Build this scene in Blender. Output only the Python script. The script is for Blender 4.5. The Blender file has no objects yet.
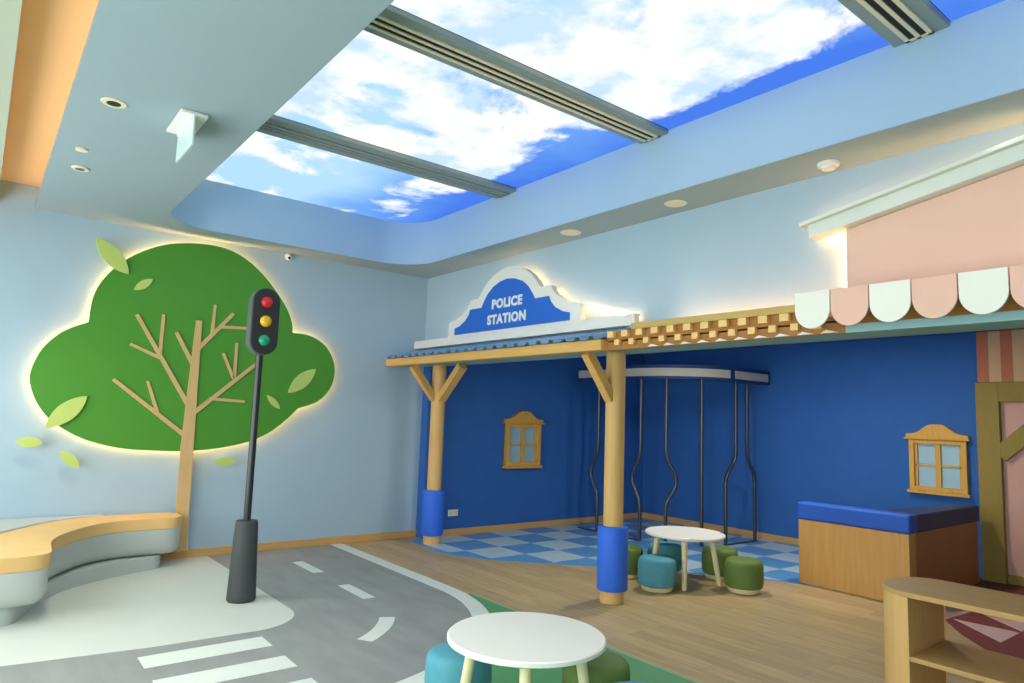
import bpy, bmesh, math, random
from mathutils import Vector, Matrix
random.seed(4)
C = bpy.context.scene.collection
PI = math.pi
sc = bpy.context.scene
sc.view_settings.view_transform = 'Standard'
sc.view_settings.look = 'None'
sc.view_settings.exposure = 0.3
sc.view_settings.gamma = 1.0
sc.view_settings.use_curve_mapping = False
sc.cycles.use_denoising = True
sc.cycles.max_bounces = 10
sc.cycles.diffuse_bounces = 6

# ---------------------------------------------------------------- materials
def lin(c):
    return tuple((x / 12.92 if x <= 0.04045 else ((x + 0.055) / 1.055) ** 2.4) for x in [v / 255 for v in c])

def mat(name, rgb, rough=0.6, vary=0.05, scale=6.0, spec=0.35, bump=0.0, bscale=80, metal=0.0, stretch=None):
    m = bpy.data.materials.new(name); m.use_nodes = True
    nt = m.node_tree; b = nt.nodes['Principled BSDF']
    b.inputs['Roughness'].default_value = rough
    b.inputs['Specular IOR Level'].default_value = spec
    b.inputs['Metallic'].default_value = metal
    col = lin(rgb)
    tc = nt.nodes.new('ShaderNodeTexCoord')
    src = tc.outputs['Object']
    if stretch:
        mp = nt.nodes.new('ShaderNodeMapping'); mp.inputs['Scale'].default_value = stretch
        nt.links.new(src, mp.inputs['Vector']); src = mp.outputs['Vector']
    n = nt.nodes.new('ShaderNodeTexNoise'); n.inputs['Scale'].default_value = scale; n.inputs['Detail'].default_value = 5
    nt.links.new(src, n.inputs['Vector'])
    r = nt.nodes.new('ShaderNodeValToRGB')
    r.color_ramp.elements[0].position = 0.3; r.color_ramp.elements[1].position = 0.7
    r.color_ramp.elements[0].color = (*[max(0, x * (1 - vary)) for x in col], 1)
    r.color_ramp.elements[1].color = (*[min(1, x * (1 + vary)) for x in col], 1)
    nt.links.new(n.outputs['Fac'], r.inputs['Fac'])
    nt.links.new(r.outputs['Color'], b.inputs['Base Color'])
    if bump:
        n2 = nt.nodes.new('ShaderNodeTexNoise'); n2.inputs['Scale'].default_value = bscale
        nt.links.new(src, n2.inputs['Vector'])
        bp = nt.nodes.new('ShaderNodeBump'); bp.inputs['Strength'].default_value = bump; bp.inputs['Distance'].default_value = 0.01
        nt.links.new(n2.outputs['Fac'], bp.inputs['Height']); nt.links.new(bp.outputs['Normal'], b.inputs['Normal'])
    return m

def wood(name, a, b_, axis='X', scale=3.0, rough=0.5, spec=0.3):
    st = {'X': (1, 14, 14), 'Y': (14, 1, 14), 'Z': (14, 14, 1)}[axis]
    m = mat(name, a, rough, 0.0, scale, spec, stretch=st)
    r = [n for n in m.node_tree.nodes if n.type == 'VALTORGB'][0]
    r.color_ramp.elements[0].color = (*lin(a), 1); r.color_ramp.elements[1].color = (*lin(b_), 1)
    return m

def emit(name, rgb, s):
    m = bpy.data.materials.new(name); m.use_nodes = True
    nt = m.node_tree; nt.nodes.remove(nt.nodes['Principled BSDF'])
    e = nt.nodes.new('ShaderNodeEmission'); e.inputs['Color'].default_value = (*rgb, 1); e.inputs['Strength'].default_value = s
    nt.links.new(e.outputs[0], nt.nodes['Material Output'].inputs[0])
    return m

def floor_mat():
    m = bpy.data.materials.new('plank_vinyl'); m.use_nodes = True
    nt = m.node_tree; b = nt.nodes['Principled BSDF']; L = nt.links.new
    tc = nt.nodes.new('ShaderNodeTexCoord')
    br = nt.nodes.new('ShaderNodeTexBrick'); br.inputs['Scale'].default_value = 1.0
    br.inputs['Brick Width'].default_value = 1.2; br.inputs['Row Height'].default_value = 0.15
    br.inputs['Mortar Size'].default_value = 0.0015; br.offset = 0.37
    br.inputs['Color1'].default_value = (*lin((194, 170, 124)), 1); br.inputs['Color2'].default_value = (*lin((174, 151, 109)), 1)
    br.inputs['Mortar'].default_value = (*lin((140, 118, 90)), 1)
    L(tc.outputs['Object'], br.inputs['Vector'])
    mp = nt.nodes.new('ShaderNodeMapping'); mp.inputs['Scale'].default_value = (1.3, 15, 1)
    L(tc.outputs['Object'], mp.inputs['Vector'])
    n = nt.nodes.new('ShaderNodeTexNoise'); n.inputs['Scale'].default_value = 2.5; n.inputs['Detail'].default_value = 7
    L(mp.outputs['Vector'], n.inputs['Vector'])
    mr = nt.nodes.new('ShaderNodeMapRange'); mr.inputs['From Min'].default_value = .25; mr.inputs['From Max'].default_value = .75
    mr.inputs['To Min'].default_value = .78; mr.inputs['To Max'].default_value = 1.15
    L(n.outputs['Fac'], mr.inputs['Value'])
    mx = nt.nodes.new('ShaderNodeMix'); mx.data_type = 'RGBA'; mx.blend_type = 'MULTIPLY'; mx.inputs['Factor'].default_value = 1
    L(br.outputs['Color'], mx.inputs['A']); L(mr.outputs['Result'], mx.inputs['B'])
    L(mx.outputs['Result'], b.inputs['Base Color'])
    b.inputs['Roughness'].default_value = 0.42; b.inputs['Specular IOR Level'].default_value = 0.35
    return m

def sky_mat():
    m = bpy.data.materials.new('backlit_sky_print'); m.use_nodes = True
    nt = m.node_tree; nt.nodes.remove(nt.nodes['Principled BSDF']); L = nt.links.new
    tc = nt.nodes.new('ShaderNodeNewGeometry')
    sp = nt.nodes.new('ShaderNodeSeparateXYZ'); L(tc.outputs['Position'], sp.inputs[0])
    def math_(op, a, b=None):
        n = nt.nodes.new('ShaderNodeMath'); n.operation = op
        for i, v in enumerate((a, b)):
            if v is None: continue
            if isinstance(v, (int, float)): n.inputs[i].default_value = v
            else: L(v, n.inputs[i])
        return n.outputs[0]
    def noise(scale, detail, off, dist=0.0, rough=0.55):
        mp = nt.nodes.new('ShaderNodeMapping'); mp.inputs['Location'].default_value = off
        L(tc.outputs['Position'], mp.inputs['Vector'])
        n = nt.nodes.new('ShaderNodeTexNoise'); n.inputs['Scale'].default_value = scale; n.inputs['Detail'].default_value = detail
        n.inputs['Roughness'].default_value = rough; n.inputs['Distortion'].default_value = dist
        L(mp.outputs['Vector'], n.inputs['Vector']); return n.outputs['Fac']
    x, y = sp.outputs['X'], sp.outputs['Y']
    # the printed cloud bank: a ragged edge that follows the facade side, open blue beyond it
    edge = math_('MINIMUM', math_('MAXIMUM', math_('MULTIPLY', math_('SUBTRACT', 3.93, y), 0.85), -0.5), 0.075)                                   # >0 inside the bank
    n1 = noise(0.95, 11, (13.1, 4.7, 0), 0.3, 0.6)
    n2 = noise(0.55, 4, (7.7, 2.2, 5))
    v = math_('ADD', edge, n1)
    v = math_('ADD', v, math_('MULTIPLY', math_('SUBTRACT', n2, 0.5), 0.45))
    v = math_('ADD', v, math_('MULTIPLY', math_('ADD', x, 4.6), 0.018))
    v = math_('ADD', v, math_('MULTIPLY', math_('MAXIMUM', math_('SUBTRACT', 2.9, y), 0.0), 0.07))
    cr = nt.nodes.new('ShaderNodeValToRGB'); cr.color_ramp.elements[0].position = 0.53; cr.color_ramp.elements[1].position = 0.62
    L(v, cr.inputs['Fac'])
    # blue deepens towards the facade side, as printed
    g = nt.nodes.new('ShaderNodeMapRange'); g.inputs['From Min'].default_value = 2.5; g.inputs['From Max'].default_value = 4.2
    L(math_('ADD', y, math_('MULTIPLY', math_('SUBTRACT', n2, 0.5), 2.2)), g.inputs['Value'])
    bl = nt.nodes.new('ShaderNodeValToRGB')
    bl.color_ramp.elements[0].color = (0.33, 0.53, 0.70, 1); bl.color_ramp.elements[1].color = (0.048, 0.15, 0.60, 1)
    e = bl.color_ramp.elements.new(0.5); e.color = (0.125, 0.30, 0.66, 1)
    L(g.outputs['Result'], bl.inputs['Fac'])
    # soft inner tint of the clouds
    n3 = noise(1.6, 6, (1.3, 9.2, 3))
    wt = nt.nodes.new('ShaderNodeValToRGB'); wt.color_ramp.elements[0].position = .40; wt.color_ramp.elements[1].position = .56
    wt.color_ramp.elements[0].color = (0.42, 0.56, 0.69, 1); wt.color_ramp.elements[1].color = (0.80, 0.775, 0.71, 1)
    L(n3, wt.inputs['Fac'])
    mx = nt.nodes.new('ShaderNodeMix'); mx.data_type = 'RGBA'
    L(cr.outputs['Color'], mx.inputs['Factor']); L(bl.outputs['Color'], mx.inputs['A']); L(wt.outputs['Color'], mx.inputs['B'])
    em = nt.nodes.new('ShaderNodeEmission'); em.inputs['Strength'].default_value = SKY_PANEL
    L(mx.outputs['Result'], em.inputs['Color']); L(em.outputs[0], nt.nodes['Material Output'].inputs[0])
    return m

SKY_PANEL = 1.2
M = dict(
    wall=mat('wall_paint', (164, 189, 203), .75, .015, 3, .2),
    ceil=mat('ceiling_paint', (148, 167, 171), .8, .012, 3, .2),
    ceil2=mat('sage_ceiling_paint', (176, 184, 162), .8, .012, 3, .2),
    slot_glow=mat('amber_glow_tint', (230, 198, 148), .8, .012, 3, .2),  # amber LED glow of the slot deepened by tinting its surface
    fascia=mat('fascia_paint', (158, 186, 208), .75, .012, 3, .2),
    blue=mat('deep_blue_paint', (48, 100, 170), .7, .04, 4, .25),
    bshade=mat('shaded_blue_lacquer', (28, 62, 112), .5, .03, 6, .3),  # shading of the cell beam put into its blue
    navy=mat('navy_vinyl', (34, 56, 98), .5, .04, 8, .3),
    beam=mat('grey_aluminium', (138, 152, 152), .5, .02, 8, .35),
    slot=mat('dark_slot', (42, 44, 44), .7, .02, 8, .2),
    ivory=mat('ivory_lacquer', (228, 226, 214), .45, .015, 6, .35),
    road=mat('road_vinyl', (142, 146, 143), .55, .10, 2.2, .3, bump=.02, stretch=(1, 3, 1)),
    mark=mat('white_marking_vinyl', (212, 219, 212), .5, .015, 6, .3),
    island=mat('pale_grey_vinyl', (200, 206, 198), .5, .02, 3, .3),
    grass=mat('green_vinyl', (88, 152, 102), .5, .03, 4, .3),
    gedge=mat('pale_green_vinyl', (150, 172, 128), .5, .03, 4, .3),
    chk=mat('blue_vinyl', (92, 152, 208), .45, .04, 5, .3),
    chk2=mat('pale_check_vinyl', (178, 204, 216), .45, .04, 5, .3),
    maroon=mat('maroon_vinyl', (120, 62, 58), .5, .05, 5, .3),
    rose=mat('rose_vinyl', (206, 172, 168), .5, .04, 5, .3),
    base=wood('baseboard_wood', (196, 154, 92), (206, 166, 106), 'Y'),
    basex=wood('baseboard_wood_x', (196, 154, 92), (206, 166, 106), 'X'),
    pole=wood('honey_wood_upright', (208, 166, 100), (218, 178, 114), 'Z'),
    honey=wood('honey_wood_lengthwise', (206, 160, 88), (216, 174, 104), 'X'),
    brown=wood('brown_wood', (156, 106, 46), (168, 118, 56), 'X'), topw=wood('olive_honey_wood', (184, 154, 88), (194, 164, 98), 'X'),
    block=mat('block_wood', (232, 190, 122), .5, .04, 8, .3),
    trunk=wood('trunk_veneer', (204, 168, 112), (212, 178, 124), 'Z'),
    crown=mat('leaf_green_paint', (78, 144, 50), .65, .02, 3, .25),
    leaf=mat('lime_paint', (188, 206, 112), .6, .02, 5, .25),
    black=mat('charcoal_rubber', (66, 70, 70), .6, .05, 12, .3),
    polem=mat('black_gloss', (44, 46, 46), .25, .02, 12, .5),
    steel=mat('dark_steel', (76, 78, 84), .3, .03, 12, .5, metal=.6),
    housing=mat('black_plastic', (44, 45, 46), .5, .03, 12, .35),
    hside=mat('grey_plastic', (88, 98, 92), .5, .03, 12, .35),
    red=mat('red_lens', (206, 40, 48), .25, .02, 9, .5),
    amber=mat('amber_lens', (232, 190, 34), .25, .02, 9, .5),
    green=mat('green_lens', (30, 150, 110), .25, .02, 9, .5),
    body=mat('grey_solid_surface', (186, 194, 188), .45, .015, 5, .3),
    tan=mat('tan_vinyl', (228, 188, 122), .55, .03, 6, .25),
    sign=mat('sign_blue', (40, 104, 196), .5, .02, 6, .3),
    tin=mat('pale_blue_metal', (122, 160, 192), .45, .02, 6, .35),
    dpad=mat('blue_vinyl_pad', (46, 94, 194), .55, .03, 6, .25),
    wrap=mat('royal_blue_vinyl', (54, 108, 220), .55, .03, 6, .25),
    pink=mat('pink_paint', (226, 190, 168), .7, .015, 4, .2),
    pinka=mat('awning_pink', (228, 184, 162), .6, .015, 4, .25),
    cream=mat('awning_cream', (232, 230, 216), .6, .015, 4, .25),
    mint=mat('mint_white_trim', (212, 220, 208), .6, .015, 5, .25),
    ledge=mat('teal_grey_paint', (142, 178, 178), .65, .02, 5, .25),
    olive=mat('olive_wood', (150, 128, 62), .6, .05, 6, .25, stretch=(8, 8, 1)),
    terra=mat('terracotta_paint', (190, 112, 82), .6, .03, 6, .25),
    sand=mat('sand_paint', (206, 170, 128), .6, .03, 6, .25),
    salmon=mat('salmon_paint', (206, 164, 148), .65, .02, 5, .2),
    desk=wood('desk_laminate', (198, 148, 82), (208, 160, 94), 'Z', 2.0),
    deskside=wood('brown_laminate', (160, 108, 60), (170, 118, 68), 'Z', 2.0),
    cab=wood('beech_laminate', (182, 144, 88), (192, 154, 98), 'X', 2.0),
    cabz=wood('beech_laminate_upright', (206, 164, 102), (214, 174, 112), 'Z', 2.0),
    pane=mat('pale_blue_pane', (150, 186, 200), .3, .02, 5, .5),
    tabletop=mat('white_laminate', (236, 236, 228), .35, .01, 5, .4),
    tleg=mat('pale_beech', (234, 222, 178), .5, .03, 9, .3),
    teal=mat('teal_vinyl', (84, 154, 170), .6, .05, 14, .25, bump=.05),
    moss=mat('moss_green_vinyl', (100, 124, 64), .6, .06, 14, .25, bump=.05),
    plastic=mat('white_plastic', (226, 228, 220), .4, .01, 9, .4),
    creamp=mat('cream_plastic', (222, 214, 184), .45, .01, 9, .35),
    acrylic=mat('pale_green_acrylic', (206, 232, 222), .15, .01, 9, .5),
    lens=mat('black_lens', (24, 24, 24), .2, .01, 9, .5),
    jailw=mat('pale_panel', (186, 184, 172), .5, .02, 6, .3),
    floor=floor_mat(), sky=sky_mat(),
    led=emit('warm_led', (1.0, 0.46, 0.17), 30.0),
    led_soft=emit('soft_warm_led', (1.0, 0.56, 0.26), 13.0),
    led_cove=emit('amber_led', (1.0, 0.42, 0.08), 6.5),
    frame=wood('toy_window_wood', (206, 154, 66), (218, 168, 80), 'Z'),
)

# ---------------------------------------------------------------- mesh helpers
class MB:
    def __init__(self): self.bm = bmesh.new()
    def box(self, x0, x1, y0, y1, z0, z1):
        vs = [self.bm.verts.new(p) for p in ((x0,y0,z0),(x1,y0,z0),(x1,y1,z0),(x0,y1,z0),(x0,y0,z1),(x1,y0,z1),(x1,y1,z1),(x0,y1,z1))]
        for f in ((0,3,2,1),(4,5,6,7),(0,1,5,4),(1,2,6,5),(2,3,7,6),(3,0,4,7)): self.bm.faces.new([vs[i] for i in f])
        return self
    def prism(self, pts, a, b, plane='XY'):
        """closed outline pts extruded from a to b along the axis normal to plane"""
        def P(u, v, w): return {'XY': (u, v, w), 'YZ': (w, u, v), 'XZ': (u, w, v)}[plane]
        A = [self.bm.verts.new(P(u, v, a)) for u, v in pts]; B = [self.bm.verts.new(P(u, v, b)) for u, v in pts]
        n = len(pts)
        for i in range(n):
            j = (i + 1) % n; self.bm.faces.new((A[i], A[j], B[j], B[i]))
        fa = self.bm.faces.new(A[::-1]); fb = self.bm.faces.new(B)
        fa.normal_update(); fb.normal_update()
        if n > 4: bmesh.ops.triangulate(self.bm, faces=[fa, fb])
        return self
    def lathe(self, prof, cx=0, cy=0, n=32, ang=None, stretch=None):
        rings = []
        for r, z in prof:
            if r < 1e-6: rings.append([self.bm.verts.new((cx, cy, z))])
            else: rings.append([self.bm.verts.new((cx + r*math.cos(2*PI*k/n), cy + r*math.sin(2*PI*k/n), z)) for k in range(n)])
        for a, b in zip(rings, rings[1:]):
            for k in range(n):
                l = (k + 1) % n
                if len(a) == 1 and len(b) == 1: continue
                if len(a) == 1: self.bm.faces.new((a[0], b[k], b[l]))
                elif len(b) == 1: self.bm.faces.new((a[k], a[l], b[0]))
                else: self.bm.faces.new((a[k], a[l], b[l], b[k]))
        for ring, fl in ((rings[0], True), (rings[-1], False)):
            if len(ring) > 1: self.bm.faces.new(ring[::-1] if fl else ring)
        return self
    def tube(self, pts, r, n=10, closed=False):
        pts = [Vector(p) for p in pts]; rs = r if isinstance(r, (list, tuple)) else [r]*len(pts)
        rings = []; up = None; m = len(pts)
        for i, p in enumerate(pts):
            a = pts[i-1] if (i > 0 or closed) else p; b = pts[(i+1) % m] if (i < m-1 or closed) else p
            t = (b - a).normalized()
            if up is None:
                up = Vector((0,0,1)) if abs(t.z) < .9 else Vector((1,0,0))
            s = t.cross(up).normalized(); up = s.cross(t).normalized()
            rings.append([self.bm.verts.new(p + rs[i]*(s*math.cos(2*PI*k/n) + up*math.sin(2*PI*k/n))) for k in range(n)])
        pr = list(zip(rings, rings[1:])) + ([(rings[-1], rings[0])] if closed else [])
        for a, b in pr:
            for k in range(n):
                l = (k+1) % n; self.bm.faces.new((a[k], a[l], b[l], b[k]))
        if not closed:
            self.bm.faces.new(rings[0][::-1]); self.bm.faces.new(rings[-1])
        return self
    def bar(self, a, b, w, h, up=(0,0,1)):
        """rectangular bar from a to b: width w across, height h along up"""
        a, b = Vector(a), Vector(b); t = (b-a).normalized(); s = t.cross(Vector(up)).normalized(); u = s.cross(t)
        vs = []
        for p in (a, b):
            for i, j in ((-1,-1),(1,-1),(1,1),(-1,1)): vs.append(self.bm.verts.new(p + s*(i*w/2) + u*(j*h/2)))
        for f in ((3,2,1,0),(4,5,6,7),(0,1,5,4),(1,2,6,5),(2,3,7,6),(3,0,4,7)): self.bm.faces.new([vs[i] for i in f])
        return self
    def build(self, name, m, parent=None, bevel=0, seg=2, smooth=True, loc=None):
        bmesh.ops.recalc_face_normals(self.bm, faces=self.bm.faces[:])
        me = bpy.data.meshes.new(name); self.bm.to_mesh(me); self.bm.free()
        me.materials.append(M[m] if isinstance(m, str) else m)
        if smooth:
            me.polygons.foreach_set('use_smooth', [True]*len(me.polygons)); me.set_sharp_from_angle(angle=math.radians(35))
        o = bpy.data.objects.new(name, me); C.objects.link(o)
        if parent is not None:
            o.parent = parent
            o.matrix_parent_inverse = Matrix.Identity(4)
            if parent.type == 'EMPTY' or True:
                # meshes are authored in world space: subtract the root's place
                off = Vector((0,0,0)); q = parent
                while q is not None: off += q.location; q = q.parent
                if off.length and not getattr(self, 'local', False): me.transform(Matrix.Translation(-off))
        if loc: o.location = loc
        if bevel:
            md = o.modifiers.new('edge', 'BEVEL'); md.width = bevel; md.segments = seg; md.limit_method = 'ANGLE'; md.angle_limit = math.radians(40)
        return o

def local():
    b = MB(); b.local = True; return b
def tag(o, label, cat, group=None, kind=None):
    o['label'] = label; o['category'] = cat
    if group: o['group'] = group
    if kind: o['kind'] = kind
    return o
def thing(name, label, cat, loc=(0,0,0), group=None, kind=None):
    o = bpy.data.objects.new(name, None); C.objects.link(o); o.location = loc; o.empty_display_size = .1
    return tag(o, label, cat, group, kind)
def struct(name, mb, m, label=None, parent=None, bevel=0):
    o = mb.build(name, m, parent, bevel); o['kind'] = 'structure'
    if label: o['label'] = label; o['category'] = name.split('_')[0]
    return o
def arc(cx, cy, r, a0, a1, n):
    return [(cx + r*math.cos(math.radians(a0 + (a1-a0)*k/n)), cy + r*math.sin(math.radians(a0 + (a1-a0)*k/n))) for k in range(n+1)]
def copy_tree(o, parent=None):
    c = o.copy(); C.objects.link(c)
    if parent is not None: c.parent = parent
    for ch in list(o.children): copy_tree(ch, c)
    return c
def smooth_closed(pts, it=2):
    for _ in range(it):
        q = []
        for i in range(len(pts)):
            a, b = pts[i], pts[(i+1) % len(pts)]
            q += [(.75*a[0]+.25*b[0], .75*a[1]+.25*b[1]), (.25*a[0]+.75*b[0], .25*a[1]+.75*b[1])]
        pts = q
    return pts
def smooth_open(pts, it=2):
    for _ in range(it):
        q = [pts[0]]
        for a, b in zip(pts, pts[1:]):
            q += [(.75*a[0]+.25*b[0], .75*a[1]+.25*b[1]), (.25*a[0]+.75*b[0], .25*a[1]+.75*b[1])]
        pts = q + [pts[-1]]
    return pts
def inset(pts, d):
    """shrink an outline by d (towards its left for counter-clockwise outlines)"""
    area = sum(pts[i][0]*pts[(i+1)%len(pts)][1] - pts[(i+1)%len(pts)][0]*pts[i][1] for i in range(len(pts)))
    s = 1 if area > 0 else -1; out = []
    n = len(pts)
    for i in range(n):
        a, b, c = Vector(pts[i-1]), Vector(pts[i]), Vector(pts[(i+1)%n])
        t = (c - a).normalized(); out.append((b.x - s*t.y*d, b.y + s*t.x*d))
    return out

XW, YF, XR, YB, XE, YS = -7.88, 4.70, -7.72, 8.97, 3.0, -1.3    # tree wall, facade, recess side, recess back, far end, window side
ZC, ZP = 3.43, 3.97

# ================================================================ the setting
fl = struct('floor', MB().box(XW-.2, XE+.2, YS-.2, YB+.2, -.1, 0), 'floor', 'wood plank vinyl floor with road and check inlays')
def inlay(name, pts, m, z=0.002, z0=0.0):
    b = MB(); b.prism(pts, z0, z); o = b.build(name, m, fl, smooth=False); return o
cx, cy = -5.45, 1.75
inner, outer = 1.77, 1.92
road = [(XW, 2.13), (XW, 3.52)] + arc(cx, cy, inner, 90, 0, 24) + [(cx+inner, YS), (-9.0, YS)][:1] + [(XW, YS)]
inlay('road_surface', [(XW, YS), (cx+inner, YS)] + arc(cx, cy, inner, 0, 90, 24) + [(XW, 3.52)], 'road', .002)
inlay('road_edge_line', [(cx+inner, YS)] + arc(cx, cy, inner, 0, 90, 24) + [(XW, 3.52), (XW, 3.67)] + arc(cx, cy, outer, 90, 0, 24) + [(cx+outer, YS)], 'mark', .003)
inlay('pale_island', [(XW, YS), (-5.3, YS), (-5.22, .28), (-5.12, 1.07)] + arc(-5.5, 1.76, .40, 0, 90, 10) + [(-5.6, 2.16), (XW, 2.13)], 'island', .003)
for x0 in (-4.96, -4.51, -4.06):
    inlay('crosswalk_stripe', [(x0, .97), (x0+.225, .97), (x0+.225, 1.75), (x0, 1.75)], 'mark', .0032)
for x0, x1 in ((-7.15, -6.59), (-6.02, -5.485)):
    inlay('lane_dash', [(x0, 2.79), (x1, 2.79), (x1, 2.90), (x0, 2.90)], 'mark', .0032)
inlay('lane_dash', arc(cx, cy, 1.04, 61, 31, 8) + arc(cx, cy, 1.16, 31, 61, 8), 'mark', .0032)
inlay('green_patch', [(cx+outer, YS), (1.6, YS), (1.6, 3.2), (1.0, 3.68), (-5.2, 3.69)] + arc(cx, cy, outer, 80, 0, 24), 'grass', .002)
inlay('green_patch_edge', [(-5.1, 3.685), (1.0, 3.675), (1.0, 3.70), (-5.1, 3.71)], 'gedge', .0025)
# the blue check carpet of the recess
def clip(poly, keep):
    out = []
    for i in range(len(poly)):
        a, b = poly[i], poly[(i+1) % len(poly)]
        fa, fb = keep(a), keep(b)
        if fa >= 0: out.append(a)
        if (fa > 0 > fb) or (fa < 0 < fb):
            t = fa/(fa-fb); out.append((a[0]+(b[0]-a[0])*t, a[1]+(b[1]-a[1])*t))
    return out
front = smooth_open([(-7.72, 4.50), (-7.2, 4.42), (-6.75, 4.42), (-6.3, 4.66), (-5.9, 5.02), (-5.41, 5.53), (-4.75, 6.13), (-4.08, 6.66), (-3.77, 6.84), (-3.5, 6.9)], 2)
inlay('check_carpet', front + [(-2.9, 6.9), (-2.9, YB), (XR, YB)], 'chk', .002)
def front_y(x):
    for a, b in zip(front, front[1:]):
        if a[0] <= x <= b[0]: return a[1] + (b[1]-a[1])*(x-a[0])/(b[0]-a[0])
    return 6.9
p = .51
for i in range(-4, 8):
    for j in range(-3, 8):
        if (i + j) % 2: continue
        xc, yc = -6.05 + p*i, 5.52 + p*j
        sq = [(max(XR+.003, xc-p/2), yc-p/2), (min(-2.95, xc+p/2), yc-p/2), (min(-2.95, xc+p/2), min(YB-.003, yc+p/2)), (max(XR+.003, xc-p/2), min(YB-.003, yc+p/2))]
        if sq[1][0] - sq[0][0] < .02 or sq[2][1] - sq[1][1] < .02: continue
        y0, y1 = front_y(sq[0][0]) + .09, front_y(sq[1][0]) + .09
        x0, x1 = sq[0][0], sq[1][0]
        k = lambda q: q[1] - (y0 + (y1-y0)*(q[0]-x0)/(x1-x0))
        sq = clip(sq, k)
        if len(sq) >= 3: inlay('pale_check', sq, 'chk2', .003)
# the maroon harlequin floor of the pink house
mz = [(-2.9, 7.45), (-2.45, 6.78), (-2.15, 6.35), (-1.85, 6.02), (-1.4, 5.85), (-.2, 5.8), (XE, 5.8), (XE, YB), (-2.9, YB)]
inlay('harlequin_carpet', mz, 'maroon', .002)
q = .5
for i in range(8):
    for j in range(6):
        x0, y0 = -2.37 + q*i, 6.37 + q*j - (0 if i < 2 else .5)
        if y0 < 5.9 or y0 > 8.4: continue
        inlay('rose_triangle', [(x0+.0, y0+.44), (x0+.47, y0+.47), (x0+.47, y0+.02)], 'rose', .003)
inlay('rose_triangle', [(-2.88, 7.42), (-2.40, 6.74), (-2.36, 7.3)], 'rose', .003)

struct('wall_left', MB().box(XW-.2, XW, YS-.2, YF, 0, 4.3), 'wall', 'pale blue painted wall behind the tree panel')
struct('wall_recess_side', MB().box(XW-.2, XR, YF, YB+.2, 0, 4.3), 'blue', 'deep blue recess wall carrying the small four-pane window beside the column')
struct('wall_recess_back', MB().box(XR, XE+.2, YB, YB+.2, 0, 4.3), 'blue', 'deep blue back wall of the recess behind the desk')
struct('wall_facade', MB().box(XW, XE+.2, YF-.005, YF+.1, 2.262, 4.3), 'wall', 'pale blue wall above the porch')
struct('wall_right', MB().box(XE, XE+.2, YS-.2, YB+.2, 0, 4.3), 'wall')
# window wall: piers, sill and head round three openings
wb = MB(); ops = [(-7.5, -4.6), (-4.2, -1.3), (-.9, 2.0)]
wb.box(XW-.2, XE+.2, YS-.2, YS, 0, .35); wb.box(XW-.2, XE+.2, YS-.2, YS, 2.9, 4.3)
xs = [XW-.2] + [v for o in ops for v in o] + [XE+.2]
for a, b in zip(xs[::2], xs[1::2]): wb.box(a, b, YS-.2, YS, .35, 2.9)
struct('wall_front', wb, 'wall')
for k, (a, b) in enumerate(ops):
    w = MB(); w.box(a, b, YS-.14, YS-.06, .35, .41).box(a, b, YS-.14, YS-.06, 2.84, 2.9).box(a, a+.06, YS-.14, YS-.06, .41, 2.84).box(b-.06, b, YS-.14, YS-.06, .41, 2.84)
    w.box((a+b)/2-.03, (a+b)/2+.03, YS-.14, YS-.06, .41, 2.84)
    struct('window_%d' % (k+1), w, 'plastic')

# ceiling: low slabs round the skylight well, light slot, unseen light shield above
XH0, XH1, YH0, YH1, RC = -7.45, 1.5, 1.30, 4.22, .52
cb = MB()
cb.box(XW, XE, YS, 0.0, ZC, 3.50)
def slab_ring():
    b = MB()
    b.box(XW, XE, .285, YH0, ZC, 3.50)
    b.box(XW, XH0, YH0, YH1, ZC, 3.50); b.box(XH1, XE, YH0, YH1, ZC, 3.50); b.box(XW, XE, YH1, YF, ZC, 3.50)
    b.prism([(XH0, YH0)] + arc(XH0+RC, YH0+RC, RC, 270, 180, 12), ZC, 3.50)
    b.prism([(XH0, YH1)] + arc(XH0+RC, YH1-RC, RC, 180, 90, 12), ZC, 3.50)
    return b
struct('ceiling_slab', slab_ring(), 'ceil', 'grey blue lowered ceiling round the skylight well')
struct('ceiling_window_side', cb, 'ceil2')
slot_o = struct('ceiling_slot', MB().box(XW, XE, -.04, .60, 3.65, 3.70).box(XW, XE, -.04, -.001, 3.50, 3.65).box(XW, XE, .58, .60, 3.50, 3.65), 'slot_glow', 'amber lit ceiling slot')
struct('ceiling_roof', MB().box(XW-.2, XE+.2, YS-.2, YB+.2, 4.3, 4.4), 'ceil')  # unseen cover added to block world light from above
# fascia of the well
ins0 = [(XH1, YH0), (XH1, YH1)] + arc(XH0+RC, YH1-RC, RC, 90, 180, 14) + arc(XH0+RC, YH0+RC, RC, 180, 270, 14)
def offs(d): return [(XH1+d, YH0-d), (XH1+d, YH1+d)] + arc(XH0+RC, YH1-RC, RC+d, 90, 180, 14) + arc(XH0+RC, YH0+RC, RC+d, 180, 270, 14)
fb = MB(); a_, b_ = offs(-.004), offs(.03); ins = a_
A = [[fb.bm.verts.new((x, y, z)) for x, y in o] for o in (a_, b_) for z in (ZC+.002, ZP-.01)]
n = len(ins)
for i in range(n):
    j = (i+1) % n
    fb.bm.faces.new((A[0][i], A[0][j], A[1][j], A[1][i])); fb.bm.faces.new((A[2][i], A[3][i], A[3][j], A[2][j]))
    fb.bm.faces.new((A[0][i], A[2][i], A[2][j], A[0][j])); fb.bm.faces.new((A[1][i], A[1][j], A[3][j], A[3][i]))
struct('trim_1', fb, 'fascia', 'blue fascia round the skylight well')
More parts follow.
